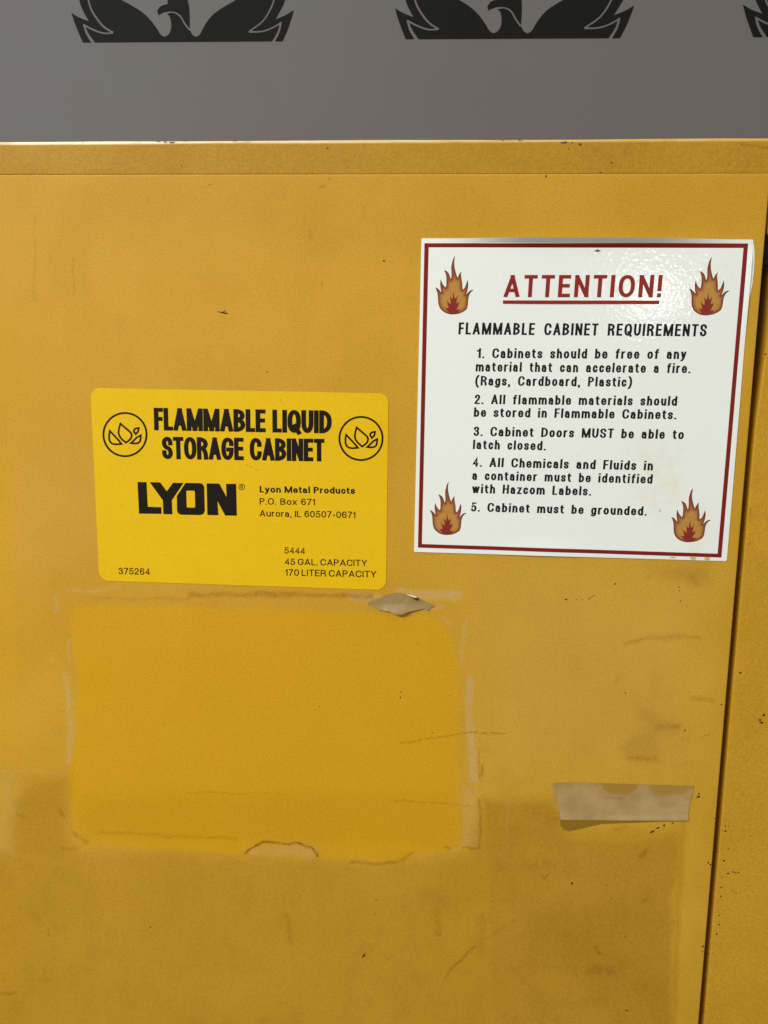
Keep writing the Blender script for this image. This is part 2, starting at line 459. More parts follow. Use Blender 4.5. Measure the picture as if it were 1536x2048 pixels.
# ---- wear and a painted seam glint on the left door, in the photograph's pixel measure of the door plane
CLEAN = [(146, 1208), (300, 1210), (700, 1222), (850, 1228), (898, 1255), (918, 1330), (922, 1450), (920, 1690), (935, 1700), (860, 1700),
         (832, 1706), (808, 1720), (760, 1724), (700, 1722), (640, 1716), (638, 1695), (610, 1686), (530, 1684), (498, 1700), (488, 1708), (400, 1705), (250, 1694),
         (170, 1686), (143, 1650), (138, 1540), (150, 1440), (150, 1330), (140, 1260)]
def door_wear(X, Z):
    gx, gy = to_px(X, Z)
    gx, gy = gx+(fb(gx, gy, 26)-.5)*9+(fb(gx+311, gy, 7)-.5)*3, gy+(fb(gx+133, gy+71, 26)-.5)*9+(fb(gx, gy+411, 7)-.5)*3
    n1 = fb(gx, gy, 60); n2 = fb(gx+500, gy, 14); n3 = fb(gx, gy+900, 200)
    rag = (n1-0.5)*26+(n2-0.5)*12
    g = np.zeros(X.shape); r = np.zeros(X.shape); mk = np.zeros(X.shape)
    clean = sst((poly_sd(gx, gy, CLEAN)+rag*0.35+7)/18)
    def P(poly, f, a, ra=0.5, arr=None):
        m = a*sst((poly_sd(gx, gy, poly)+rag*ra+f/2)/f); return m
    def S(pts, w, a, f=None, ra=0.0, nz=0.6, nsc=9):
        m = np.zeros(X.shape); f = f or w
        for q in range(len(pts)-1):
            d, t = seg_dist(gx, gy, pts[q], pts[q+1]); m = np.maximum(m, sst((w/2+f/2-d+rag*ra)/f))
        return a*m*np.clip(1-nz+2*nz*fb(gx*1.3, gy*1.3, nsc), 0, 1.5)
    mx = np.maximum
    # adhesive left behind, plus a painted seam glint and broad pale areas
    r = mx(r, S([(129, 1352), (138, 1400), (142, 1470), (138, 1520)], 12, .50, 10, .2))
    r = mx(r, S([(136, 1280), (139, 1320)], 7, .45, 6)); r = mx(r, S([(112, 1188), (114, 1222)], 9, .38, 7))
    r = mx(r, S([(138, 1178), (165, 1184), (240, 1176)], 7, .38, 7))
    r = mx(r, S([(938, 1356), (938, 1440), (944, 1500), (948, 1560)], 15, .68, 10, .10, .5))
    r = mx(r, S([(922, 1330), (928, 1270), (932, 1240)], 8, .38, 7)); r = mx(r, S([(888, 1236), (900, 1246)], 9, .4, 7))
    r = mx(r, S([(705, 1194), (760, 1196)], 14, .55, 12)); r = mx(r, S([(800, 1187), (850, 1190), (915, 1190)], 21, .70, 11, .1, .4))
    r = mx(r, S([(850, 1222), (885, 1214)], 8, .45, 8))
    r = mx(r, P([(494, 1708), (502, 1696), (530, 1689), (605, 1690), (632, 1700), (636, 1716)], 10, .30, .1))
    r = mx(r, P([(925, 1575), (956, 1575), (958, 1698), (900, 1700), (925, 1690)], 8, .30, .1))
    r = mx(r, S([(1012, 1600), (1014, 1640), (1016, 1690)], 6, .35, 6)); r = mx(r, S([(10, 1700), (20, 1560)], 30, .25, 40))
    r = mx(r, S([(0, 1541), (128, 1543)], 4, .3, 6)); r = mx(r, S([(1108, 1566), (1100, 1590), (1115, 1620)], 5, .3, 6))
    r = mx(r, S([(0, 352), (1540, 350)], 2.5, .38, 4)); r = mx(r, P([(10, 900), (500, 900), (500, 1150), (10, 1150)], 200, .10))  # full-width streak paints the lit door edge; the broad area is merely paler
    r = mx(r, P([(950, 1130), (1420, 1130), (1380, 1560), (970, 1560)], 160, .16))  # broad, faintly paler area
    # dirt, plus darker bands at the top and free edge
    g = mx(g, P([(-200, 1700), (140, 1702), (640, 1722), (760, 1730), (940, 1710), (962, 1600), (1110, 1590), (1130, 1655), (1372, 1660), (1352, 1760), (1340, 2200), (-200, 2300)], 40, .23))
    g = mx(g, P([(966, 1598), (1108, 1600), (1135, 1672), (1366, 1676), (1348, 1800), (1336, 2200), (985, 2200)], 30, .36)*(0.70+0.5*fb(gx, gy, 110)))
    g = mx(g, P([(-200, 1722), (500, 1730), (980, 1740), (980, 2200), (-200, 2200)], 80, .24)*(0.75+0.4*fb(gx+40, gy+9, 150)))
    g = g+(0.035*sst((fb(gx*1.7, gy*0.5, 60)-.55)/.2)+0.05*sst((fb(gx+900, gy, 34)-.62)/.12)*sst((gy-1100)/500))*(1-clean)
    g = mx(g, P([(70, 1552), (136, 1552), (134, 1690), (160, 1740), (20, 1710), (30, 1610)], 46, .28))
    g = mx(g, P([(150, 1590), (910, 1590), (915, 1690), (160, 1680)], 50, .10))
    g = mx(g, P([(1358, 1640), (1372, 1640), (1348, 2150), (1335, 2150)], 10, .22, .1))
    g = mx(g, P([(-100, 330), (1560, 330), (1560, 480), (700, 520), (-100, 400)], 110, .10))  # darker toward the top of the door
    g = mx(g, P([(1510, 330), (1600, 330), (1500, 1100), (1410, 2050), (1370, 2050), (1460, 1100)], 60, .10))  # darker along the free edge
    mk = mx(mk, S([(380, 1190), (560, 1189), (742, 1193)], 7, .38, 12, .15)); mk = mx(mk, S([(190, 1197), (380, 1198)], 5, .16, 10))
    mk = mx(mk, S([(491, 1709), (503, 1694), (520, 1685), (545, 1683), (575, 1686), (605, 1688), (622, 1694), (634, 1706), (637, 1714)], 2.8, .72, 3.2, 0, .45, 12))
    mk = mx(mk, S([(700, 1724), (760, 1726), (800, 1722), (825, 1708)], 5, .38, 7)); mk = mx(mk, S([(930, 1697), (958, 1700)], 2.5, .55, 4, 0, .8, 5))
    mk = mx(mk, S([(888, 1694), (900, 1696)], 3, .5, 4)); mk = mx(mk, S([(960, 1600), (960, 1700)], 2.5, .45, 4, 0, .7, 8))
    mk = mx(mk, S([(958, 1500), (960, 1560)], 2, .4, 3, 0, .8, 6)); mk = mx(mk, S([(967, 1530), (964, 1552)], 3, .45, 4))
    mk = mx(mk, S([(804, 1488), (828, 1482), (860, 1476), (905, 1470), (950, 1465), (1010, 1464)], 1.8, .45, 2.6, 0, .8, 8))
    mk = mx(mk, S([(370, 1583), (480, 1586), (560, 1588)], 2, .22, 3, 0, .9, 9)); mk = mx(mk, S([(780, 1602), (850, 1604), (940, 1612)], 2.2, .30, 3, 0, .9, 9))
    mk = mx(mk, S([(68, 430), (68, 600)], 3, .16, 4)); mk = mx(mk, S([(149, 520), (146, 590)], 2.5, .20, 4))
    mk = mx(mk, S([(200, 1664), (330, 1672), (470, 1678)], 4, .22, 9)); mk = mx(mk, S([(118, 1618), (128, 1634)], 4, .38, 7)); mk = mx(mk, S([(145, 1665), (172, 1684)], 5, .36, 9))
    mk = mx(mk, S([(125, 1694), (155, 1700)], 4, .30, 8)); mk = mx(mk, S([(32, 1626), (45, 1636)], 4, .28, 8))
    mk = mx(mk, S([(1250, 1287), (1290, 1277), (1340, 1272), (1398, 1276)], 5, .26, 9)); mk = mx(mk, S([(1298, 1274), (1370, 1274)], 12, .13, 12))
    g = mx(g, P([(1270, 1400), (1340, 1440), (1360, 1460), (1310, 1475), (1318, 1520), (1270, 1530), (1240, 1500), (1290, 1460)], 30, .17, 1.0))
    mk = mx(mk, S([(1315, 1452), (1355, 1454)], 10, .22, 12)); mk = mx(mk, S([(1388, 1398), (1425, 1402)], 12, .20, 12)); mk = mx(mk, S([(1260, 1517), (1310, 1520)], 8, .22, 10, 0, .9, 5))
    g = mx(g, P([(1290, 1135), (1420, 1130), (1425, 1170), (1330, 1165)], 34, .20, 1.0)); mk = mx(mk, S([(1295, 1154), (1300, 1154)], 6, .24, 9))
    mk = mx(mk, S([(1180, 1197), (1190, 1192)], 3, .35, 4)); mk = mx(mk, S([(1384, 1152), (1395, 1170)], 10, .2, 12))
    mk = mx(mk, S([(888, 1958), (905, 1935), (928, 1914), (950, 1893)], 3.5, .42, 6, 0, .6)); mk = mx(mk, S([(940, 1905), (985, 1868), (1030, 1842)], 6, .16, 12))
    mk = mx(mk, S([(575, 1830), (580, 1860), (583, 1885)], 9, .20, 12)); mk = mx(mk, S([(1082, 1750), (1092, 1756), (1097, 1748)], 4, .36, 5)); mk = mx(mk, S([(1126, 1738), (1131, 1742)], 5, .28, 6))
    mk = mx(mk, S([(1280, 1713), (1292, 1703)], 7, .34, 9)); mk = mx(mk, S([(1190, 1892), (1198, 1908)], 7, .38, 8)); mk = mx(mk, S([(1185, 1938), (1220, 1945)], 20, .26, 26, .4))
    mk = mx(mk, S([(1230, 1660), (1255, 1655)], 7, .24, 12)); mk = mx(mk, S([(1284, 1806), (1292, 1800)], 5, .28, 7)); mk = mx(mk, S([(965, 1840), (960, 1900)], 18, .20, 30, .4))
    mk = mx(mk, S([(650, 372), (640, 374)], 4, .40, 5)); mk = mx(mk, S([(660, 355), (659, 357)], 5, .38, 5)); mk = mx(mk, S([(644, 562), (643, 574)], 3, .28, 5)); mk = mx(mk, S([(295, 395), (297, 400)], 5, .22, 7))
    mk = mx(mk, S([(622, 460), (624, 474)], 8, .16, 9)); mk = mx(mk, S([(534, 743), (536, 744)], 3, .35, 4)); mk = mx(mk, S([(945, 378), (948, 382)], 5, .2, 6)); mk = mx(mk, S([(975, 505), (990, 500)], 6, .10, 9))
    mk = mx(mk, S([(855, 1790), (880, 1800)], 30, .12, 40, .4)); mk = mx(mk, S([(10, 1990), (30, 1985)], 6, .28, 8)); mk = mx(mk, S([(95, 1860), (95, 1872)], 3, .32, 5))
    mk = mx(mk, S([(1145, 1735), (1050, 1730)], 20, .10, 30, .4)); mk = mx(mk, S([(1058, 1620), (1130, 1640)], 20, .12, 30, .4))
    mk = mx(mk, S([(874, 1820), (876, 1865)], 12, .18, 16)); mk = mx(mk, S([(870, 1868), (878, 1869)], 6, .30, 7)); mk = mx(mk, S([(1100, 1860), (1330, 1990)], 60, .10, 120, .8, .9, 40))
    g = np.clip(g+0.05*(n3-0.35)+0.05*np.maximum(0, n1-0.6), 0, 1)
    g = 1-(1-g)*(1-np.clip(mk*1.2, 0, 1))
    yellow = P([(-80, 880), (22, 900), (30, 1050), (20, 1480), (-80, 1500)], 60, .55, .8)+P([(-80, 1740), (36, 1760), (40, 1930), (20, 2000), (-80, 2000)], 50, .4, .8)+P([(-50, 630), (30, 640), (30, 800), (-50, 820)], 90, .35, .8)
    clean = np.clip(mx(clean, yellow)*(1-r), 0, 1)
    clean = clean*(1-0.25*n3)
    return dict(clean=clean, residue_glint=np.clip(r, 0, 1), grime_and_dark=g)

def door_mesh(name, x0, x1, z0, z1, step, vis, wear, left_fn=None, rad=0.0016, label=None, y0=0.0):
    """folded sheet door: face with rounded edges turned back 20 mm on all four sides"""
    vx0, vx1, vz0, vz1 = vis
    def axis(a, b, va, vb):
        ps = []; 
        def seg(p, q, s):
            if q > p+1e-9: ps.extend(np.linspace(p, q, max(2, int(math.ceil((q-p)/s))+1))[:-1])
        va = max(a, va); vb = min(b, vb)
        seg(a, va, 0.03); seg(va, vb, step); seg(vb, b, 0.03); ps.append(b)
        ps = np.array(ps)
        arc = np.array([0.15, 0.35, 0.6, 0.85, 1.15, math.pi/2])
        o = np.r_[a-rad*np.sin(arc[::-1]), ps, b+rad*np.sin(arc)]
        d = np.r_[rad*(1-np.cos(arc[::-1])), ps*0, rad*(1-np.cos(arc))]
        o = np.r_[o[0], o, o[-1]]; d = np.r_[0.020, d, 0.020]
        return o, d
    ox, dx = axis(x0+rad, x1-rad, vx0, vx1); oz, dz = axis(z0+rad, z1-rad, vz0, vz1)
    X, Z = np.meshgrid(ox, oz); DX, DZ = np.meshgrid(dx, dz)
    Y = np.maximum(np.maximum(DX, DZ), np.minimum(np.hypot(DX, DZ), 0.02))
    X, Z, Y = X.ravel(), Z.ravel(), Y.ravel()
    if left_fn is not None:
        X = X + left_fn(Z)*np.exp(-np.maximum(X-x0, 0)/0.03)
    Y = Y + (vnoise(X*1000, Z*1000, 90)-0.5)*0.0006*sst((X-x0)/0.02)*sst((x1-X)/0.02)*0 
    o = np_mesh(name, np.c_[X, Y+y0, Z], grid(len(ox), len(oz)), M_PAINT, cab, wear(X, Z))
    if label: o['label'] = label
    return o
vis = (at(-12, 1000)[0]-0.01, 1.0, at(768, 2062)[1]-0.02, 2.0)
door_l = door_mesh('door', DOOR_L, EDGE, DOOR_B, seam_z, 0.00095, vis, door_wear, None, 0.0009,
                   'wide scuffed yellow door carrying the label and the sign')
def wear_r(X, Z):
    gx, gy = to_px(X, Z); n = fb(gx, gy, 40); g = 0.10+0.09*n
    for (a, b, w, s) in [((1486, 1410), (1490, 1411), 8, .25), ((1530, 1440), (1536, 1445), 22, .25), ((1504, 1020), (1502, 1090), 3, .6), ((1499, 1108), (1495, 1150), 3, .75),
                         ((1480, 1380), (1484, 1384), 9, .18), ((1492, 1260), (1500, 1268), 10, .14), ((1463, 1780), (1474, 1787), 3, .35)]:
        d, _ = seg_dist(gx, gy, a, b); g = np.maximum(g, s*sst((w-d)/w)*(0.5+fb(gx, gy, 8)))
    return dict(clean=np.full(len(X), 0.12), residue_glint=np.zeros(len(X)), grime_and_dark=g)
zt = at(1500, 620)[1]; zb = at(1480, 900)[1]
door_r = door_mesh('door', EDGE+GAP, EDGE+GAP+0.62, DOOR_B, seam_z, 0.002, (EDGE, EDGE+0.06, at(1500, 2062)[1]-0.02, 2.0), wear_r,
                   lambda Z: 0.0034*sst((Z-zb)/(zt-zb))-0.0062*sst((Z-at(1531, 478)[1])/0.004), 0.0011, 'narrowly seen yellow door beyond the dark slit', 0.0032)

# latch tongue in the slit
lx = EDGE+0.0012; lz = at(1531, 497)[1]
boxes('latch', [(lx, lx+0.005, 0.004, 0.0085, lz-0.0095, lz+0.0095), (lx+0.001, lx+0.003, 0.0085, 0.0144, lz-0.004, lz+0.004)], M_LATCH, cab)

# chips and rust spots, each a small raised flake
def flakes(name, spots, mat, parent, y=0.0, seed=3):
    rnd = random.Random(seed); V, Fc = [], []
    for sp in spots:
        px, py, rx, ry = sp[:4]; ang = math.radians(sp[4]) if len(sp) > 4 else 0
        n = 9; k = len(V); cx, cz = at(px, py, y); V.append((cx, y-0.00018, cz))
        for i in range(n):
            a = 2*math.pi*i/n; q = 0.48+0.68*rnd.random()
            ox, oy = math.cos(a)*rx*q, math.sin(a)*ry*q
            x, z = at(px+ox*math.cos(ang)-oy*math.sin(ang), py+ox*math.sin(ang)+oy*math.cos(ang), y)
            V.append((x, y-0.00004, z))
        Fc += [(k, k+1+i, k+1+(i+1) % n) for i in range(n)]
    o = mesh(name, V, Fc, mat, parent); o['kind'] = 'stuff'; return o
L_SPOTS = [(1092, 352, 2.2, 4), (419, 369, 1.5, 1.2), (440, 624, 7, 1.4, 3), (449, 626, 8, 1.8, 8), (449, 622.5, 4, 1.4, -30), (768, 522, 2.6, 1.8, 30), (301, 1854, 2, 1.3),
           (728, 1911, 2.6, 6, 25), (1132, 1199, 3.5, 2), (1152, 1199, 1.5, 1.2), (1165, 1199, 1.3, 1), (1178, 1198, 1.5, 1), (1188, 1191, 2, 1, -30), (1230, 1168, 2.2, 2),
           (1358, 1174, 2, 1.6), (1359, 1181, 1.2, 2), (1361, 1202, 2, 1.6), (1251, 1386, 1.8, 1.5), (1370, 1461, 1.3, 4.5), (1443, 1409, 2.4, 1.6), (1410, 1471, 1.4, 1), (1416, 1470, 1.3, 1.3),
           (1405, 1476, 1.3, 1), (1396, 1594, 4.5, 2.6, -20), (1398, 1588, 1.8, 3), (1430, 1637, 1.6, 1.2), (1427, 1700, 2.2, 2.6), (1417, 1726, 2.2, 3.4), (1421, 1729, 2.4, 3), (1406, 1893, 2.4, 3),
           (1405, 1902, 1.5, 1.3), (1144, 1767, 3.2, 2.6), (1304, 1664, 6, 2, -30), (1315, 1656, 5, 2.2, -25), (1328, 1651, 3.6, 2.6), (1345, 1646, 3, 1.6), (1348, 1842, 1.6, 1.2), (1354, 1843, 1.2, 1),
           (1214, 1770, 1.3, 1.2), (1223, 1796, 1.5, 1.2), (1250, 1874, 1.6, 1.5), (752, 1799, 2.4, 1.2), (749, 1828, 1.3, 1.1), (802, 1384, 1.8, 1.4), (801, 1395, 1.3, 2.6, 20), (865, 1465, 1.4, 1.4), (902, 1391, 1.0, 1),
           (1290, 1470, 1, 1), (534, 744, 1.6, 1), (1308, 1990, 1, 1), (1254, 2021, 3, 2, 20), (639, 1413, 1.5, 1), (1364, 1478, 1.2, 1), (960, 1480, 1, 1.4), (1100, 1780, 1.2, 1), (985, 1803, 1.5, 1)]
flakes('paint_chips', L_SPOTS, M_CHIP, door_l)
R_SPOTS = [(1451, 1652, 1.8, 1.4), (1457, 1652, 1.5, 1.3), (1451, 1662, 3, 2.4), (1457, 1697, 1.4, 1.2), (1448, 1721, 3, 2.2), (1456, 1747, 3.6, 2), (1467, 1744, 3, 1.7), (1471, 1746, 2.2, 1.5), (1477, 1745, 1.8, 1.4),
           (1446, 1756, 1.3, 1.2), (1442, 1775, 3, 2), (1442, 1793, 2.4, 2, 25), (1501, 1673, 2, 1.1), (1438, 1831, 2.2, 1.6, 20), (1438, 1849, 2.6, 1.8, 20), (1433, 1868, 1.8, 2.4), (1481, 1345, 3, 2.2),
           (1523, 1445, 4.2, 3), (1520, 1440, 3, 2), (1528, 1430, 2.4, 3, 40), (1523, 1523, 1.2, 1), (1531, 708, 2, 2), (1472, 1786, 3, 1, 25), (1431, 1911, 1.3, 1)]
flakes('paint_chips', R_SPOTS, M_CHIP, door_r, 0.0032, 5)
HS = [(363, 332, 1.6, 1.2), (345, 284.5, 9, 1.5), (330, 284, 5, 1.0), (316, 283.5, 5, .8), (278, 281.5, 2.2, .8), (369, 280.8, 5, 1), (1126, 285, 8, 1.3), (1131, 284, 4, 1.4), (1144, 285, 2, 1.2),
      (1161, 288, 4.5, 1.8, -15), (1137, 297, 1.8, 1.6), (1223, 325, 2.6, 1.6), (1201, 344.5, 3, 1.2), (655, 296, 2.4, 1.6), (470, 282, 9, .8), (495, 281.5, 6, .8), (165, 284, 1.3, 1), (1533, 349, 4, 1.2),
      (1276, 348.5, 5, .9), (1040, 280.5, 6, .8), (1005, 280.6, 3, .8)]
hd = [o for o in cab.children if o.name.startswith('header')][0]
flakes('paint_chips', HS, M_STEEL, hd, HY-0.0003, 9)

# ------------------------------------------------------------------ stroke lettering
G = {}
def gl(ch, w, *st, clip=None): G[ch] = (w, st, clip)
C1 = (0, 1)
gl('A', 1.08, '0,0 5,10', '10,0 5,10', '1.6,2.7 8.4,2.7', clip=C1)
gl('B', .98, '0,0 0,10', '0,10 9.3,10~ 9.3,5.3~ 0,5.3', '0,5.3 10,5.3~ 10,0~ 0,0')
gl('C', 1.05, '10,7.4 10,10~ 0,10~ 0,0~ 10,0~ 10,2.8')
gl('D', 1.03, '0,0 0,10', '0,10 10,10~ 10,0~ 0,0')
gl('E', .84, '10,10 0,10 0,0 10,0', '0,5.2 9,5.2')
gl('F', .78, '10,10 0,10 0,0', '0,5.1 8.8,5.1')
gl('G', 1.08, '10,7.6 10,10~ 0,10~ 0,0~ 10,0~ 10,4.6 6.2,4.6')
gl('H', 1, '0,0 0,10', '10,0 10,10', '0,5.2 10,5.2')
gl('I', 0, '0,0 0,10')
gl('L', .78, '0,10 0,0 10,0')
gl('M', 1.36, '0,0 0,10', '10,0 10,10', '0.3,10 5,0', '9.7,10 5,0', clip=C1)
gl('N', 1, '0,0 0,10', '10,0 10,10', '.2,10 9.8,0', clip=C1)
gl('O', 1.1, '5,10 10,10~ 10,0~ 0,0~ 0,10~ 5,10')
gl('P', .93, '0,0 0,10', '0,10 10,10~ 10,4.6~ 0,4.6')
gl('Q', 1.1, '5,10 10,10~ 10,0~ 0,0~ 0,10~ 5,10', '5.8,2.6 10.3,-.9')
gl('R', 1, '0,0 0,10', '0,10 9.6,10~ 9.6,4.9~ 0,4.9', '4.5,4.9 9.2,4.9~ 9.8,0')
gl('S', .95, '10,7.5 10,10~ 0,10~ 0,5.5~ 10,4.6~ 10,0~ 0,0~ 0,2.6')
gl('T', .92, '0,10 10,10', '5,0 5,10')
gl('U', 1, '0,10 0,0~ 10,0~ 10,10')
gl('X', .98, '0,0 10,10', '0,10 10,0', clip=C1)
gl('Y', 1.0, '0,10 5,4.4', '10,10 5,4.4', '5,0 5,4.4', clip=C1)
X = 7.0; XC = (0, 'x')
gl('a', .82, '.4,5.4 .4,7~ 9,7~ 9,0', '9,4.3 3,4.1~ 0,3.6~ 0,0~ 9,0~ 9,3')
gl('b', .85, '0,0 0,10', '0,3 0,7~ 10,7~ 10,0~ 0,0~ 0,3')
gl('c', .78, '10,4.9 10,7~ 0,7~ 0,0~ 10,0~ 10,2.1')
gl('d', .85, '10,0 10,10', '10,3 10,7~ 0,7~ 0,0~ 10,0~ 10,3')
gl('e', .83, '0,3.5 10,3.5 10,7~ 0,7~ 0,0~ 10,0~ 10,1.6')
gl('f', .52, '10,10 3.6,10~ 3.6,0', '0,7 9,7')
gl('g', .85, '10,3 10,7~ 0,7~ 0,0~ 10,0~ 10,3', '10,7 10,-2.6~ 0,-2.6~ 0,-1.6')
gl('h', .83, '0,0 0,10', '0,4 0,7~ 10,7~ 10,0')
gl('i', 0, '0,0 0,7', '0,9.8 0,10')
gl('l', 0, '0,0 0,10')
gl('m', 1.32, '0,0 0,7', '0,4 0,7~ 5,7~ 5,0', '5,4 5,7~ 10,7~ 10,0')
gl('n', .83, '0,0 0,7', '0,4 0,7~ 10,7~ 10,0')
gl('o', .86, '5,7 10,7~ 10,0~ 0,0~ 0,7~ 5,7')
gl('r', .55, '0,0 0,7', '0,3.8 0,7~ 9,7')
gl('s', .77, '10,5.2 10,7~ 0,7~ 0,3.9~ 10,3.2~ 10,0~ 0,0~ 0,1.8')
gl('t', .52, '3.2,9 3.2,0~ 10,0', '0,7 9.5,7')
gl('u', .83, '0,7 0,0~ 10,0~ 10,3', '10,0 10,7')
gl('v', .82, '0,7 5,0', '10,7 5,0', clip=XC)
gl('w', 1.2, '0,7 2.6,0', '2.6,0 5,7', '5,7 7.4,0', '7.4,0 10,7', clip=XC)
gl('x', .8, '0,7 10,0', '0,0 10,7', clip=XC)
gl('y', .82, '0,7 5,0', '10,7 4,-2.6~ 0,-2.6')
gl('z', .74, '0,7 10,7', '0,0 10,0', '.6,.3 9.4,6.7', clip=XC)
gl('0', .88, '5,10 10,10~ 10,0~ 0,0~ 0,10~ 5,10')
gl('1', .42, '10,0 10,10', '10,9.6 6.6,7.9 0,7.7')
gl('2', .86, '0,7.2 0,10~ 10,10~ 10,5.6~ 0,1.6~ 0,0 10,0')
gl('3', .86, '0,7.7 0,10~ 9.5,10~ 9.5,5.4~ 4,5.4', '4,5.4 10,5.4~ 10,0~ 0,0~ 0,2.3')
gl('4', .88, '8,0 8,10 0,2.6 10,2.6')
gl('5', .86, '9.4,10 1.2,10 .4,5 .4,6.2~ 10,6.6~ 10,0~ 0,0~ 0,2')
gl('6', .88, '9.6,8 9.6,10~ 0,10~ 0,0~ 10,0~ 10,6~ 0,6~ 0,3')
gl('7', .84, '0,10 10,10 10,9 4,4~ 3,0')
gl('.', 0, '0,0 0,.2')
gl(',', 0, '0,.2 0,-.2 -.1,-1.6')
gl('!', 0, '0,0 0,.2', '0,3.2 0,10')
gl('(', .32, '10,11 0,9~ 0,-.4~ 10,-2.6')
gl(')', .32, '0,11 10,9~ 10,-.4~ 0,-2.6')
gl('-', .5, '0,3.8 10,3.8')

def clip_poly(P, lo, hi):
    for s, lim in ((1, lo), (-1, hi)):
        out = []
        for i in range(len(P)):
            a, b = P[i], P[(i+1) % len(P)]; ia = s*(a[1]-lim) >= 0; ib = s*(b[1]-lim) >= 0
            if ia: out.append(a)
            if ia != ib:
                t = (lim-a[1])/(b[1]-a[1]); out.append((a[0]+t*(b[0]-a[0]), lim))
        P = out
        if len(P) < 3: return []
    return P

_cache = {}
def glyph(ch, wstd, t, rmax=0.36):
    key = (ch, wstd, t)
    if key in _cache: return _cache[key]
    wf, st, clip = G[ch]; W = max(t, wf*wstd) if wf == 0 else max(t*1.9, wf*wstd)
    quads = []
    for s in st:
        pts = []
        for tok in s.split():
            rd = tok.endswith('~'); a, b = tok.rstrip('~').split(',')
            pts.append((np.array([t/2+float(a)/10*(W-t), t/2+float(b)/10*(1-t)]), rd))
        path = []; n = len(pts)
        for i, (p, rd) in enumerate(pts):
            if not rd or i in (0, n-1): path.append(p); continue
            (a, ra), (b, rb) = pts[i-1], pts[i+1]
            la = np.linalg.norm(a-p); lb = np.linalg.norm(b-p)
            ka = min(la*(0.5 if ra else 0.96), rmax); kb = min(lb*(0.5 if rb else 0.96), rmax)
            A = p+(a-p)/la*ka; B = p+(b-p)/lb*kb
            for u in np.linspace(0, 1, 7):
                c1 = A+(p-A)*0.58; c2 = B+(p-B)*0.58
                path.append(A*(1-u)**3+3*c1*u*(1-u)**2+3*c2*u*u*(1-u)+B*u**3)
        q = [path[0]]
        for p in path[1:]:
            if np.linalg.norm(p-q[-1]) > 1e-4: q.append(p)
        closed = np.linalg.norm(q[0]-q[-1]) < 1e-3
        if closed: q = q[:-1]
        else:
            e = q[0]-q[1]; q[0] = q[0]+e/np.linalg.norm(e)*t/2*0.999
            e = q[-1]-q[-2]; q[-1] = q[-1]+e/np.linalg.norm(e)*t/2*0.999
        for k in offset_quads(q, t, closed):
            if clip:
                hi = t/2+X/10*(1-t)+t/2 if clip[1] == 'x' else clip[1]
                k = clip_poly([tuple(p) for p in k], clip[0], hi)
            if len(k) >= 3: quads.append(k)
    V, T = fill(quads, (), None, 1e-5)
    _cache[key] = (V, T, W); return _cache[key]

def text(name, s, p0, p1, cap_px, wstd, t, gap, word, mat, parent, surf, slant=0.0):
    """one printed line: baseline from p0 to p1, letters spread evenly between"""
    a = np.array(at(*p0)); b = np.array(at(*p1)); L = np.linalg.norm(b-a); u = (b-a)/L; up = np.array([-u[1], u[0]])
    mid = ((p0[0]+p1[0])/2, (p0[1]+p1[1])/2)
    cap = np.linalg.norm(np.array(at(mid[0], mid[1]-cap_px))-np.array(at(*mid)))
    Lc = L/cap; ws = [glyph(c, wstd, t)[2] for c in s if c != ' ']
    chars = s; ngap = 0; nsp = 0
    for i in range(len(chars)-1):
        if chars[i] != ' ' and chars[i+1] != ' ': ngap += 1
    nsp = sum(c == ' ' for c in chars)
    g = gap; cx = (Lc-ngap*g-nsp*word)/sum(ws); print('TEXT', s, round(cx, 2))
    x = 0.0; V, Fc = [], []
    for i, c in enumerate(chars):
        if c == ' ': x += word; continue
        gv, gt, gw = glyph(c, wstd, t); k = len(V)
        for (X_, Y_) in gv:
            q = a+u*(x+X_*cx+slant*Y_)*cap+up*Y_*cap; V.append((q[0], surf(q[0], q[1]), q[1]))
        Fc += [tuple(j+k for j in f) for f in gt]
        x += gw*cx
        if i+1 < len(chars) and chars[i+1] != ' ': x += g
    return mesh(name, V, Fc, mat, parent)

def print_poly(name, polys, subs_, mat, parent, surf, px=True):
    if px: V, T = fill([[at(*p) for p in P] for P in polys], [[at(*p) for p in P] for P in subs_], None, 1e-7)
    else: V, T = fill(polys, subs_, None, 1e-7)
    return mesh(name, [(x, surf(x, z), z) for x, z in V], T, mat, parent)

def ring(cx, cy, r, w, n=48):
    P = [(cx+r*math.cos(2*math.pi*i/n), cy+r*math.sin(2*math.pi*i/n)) for i in range(n)]
    return offset_quads(P, w, True)

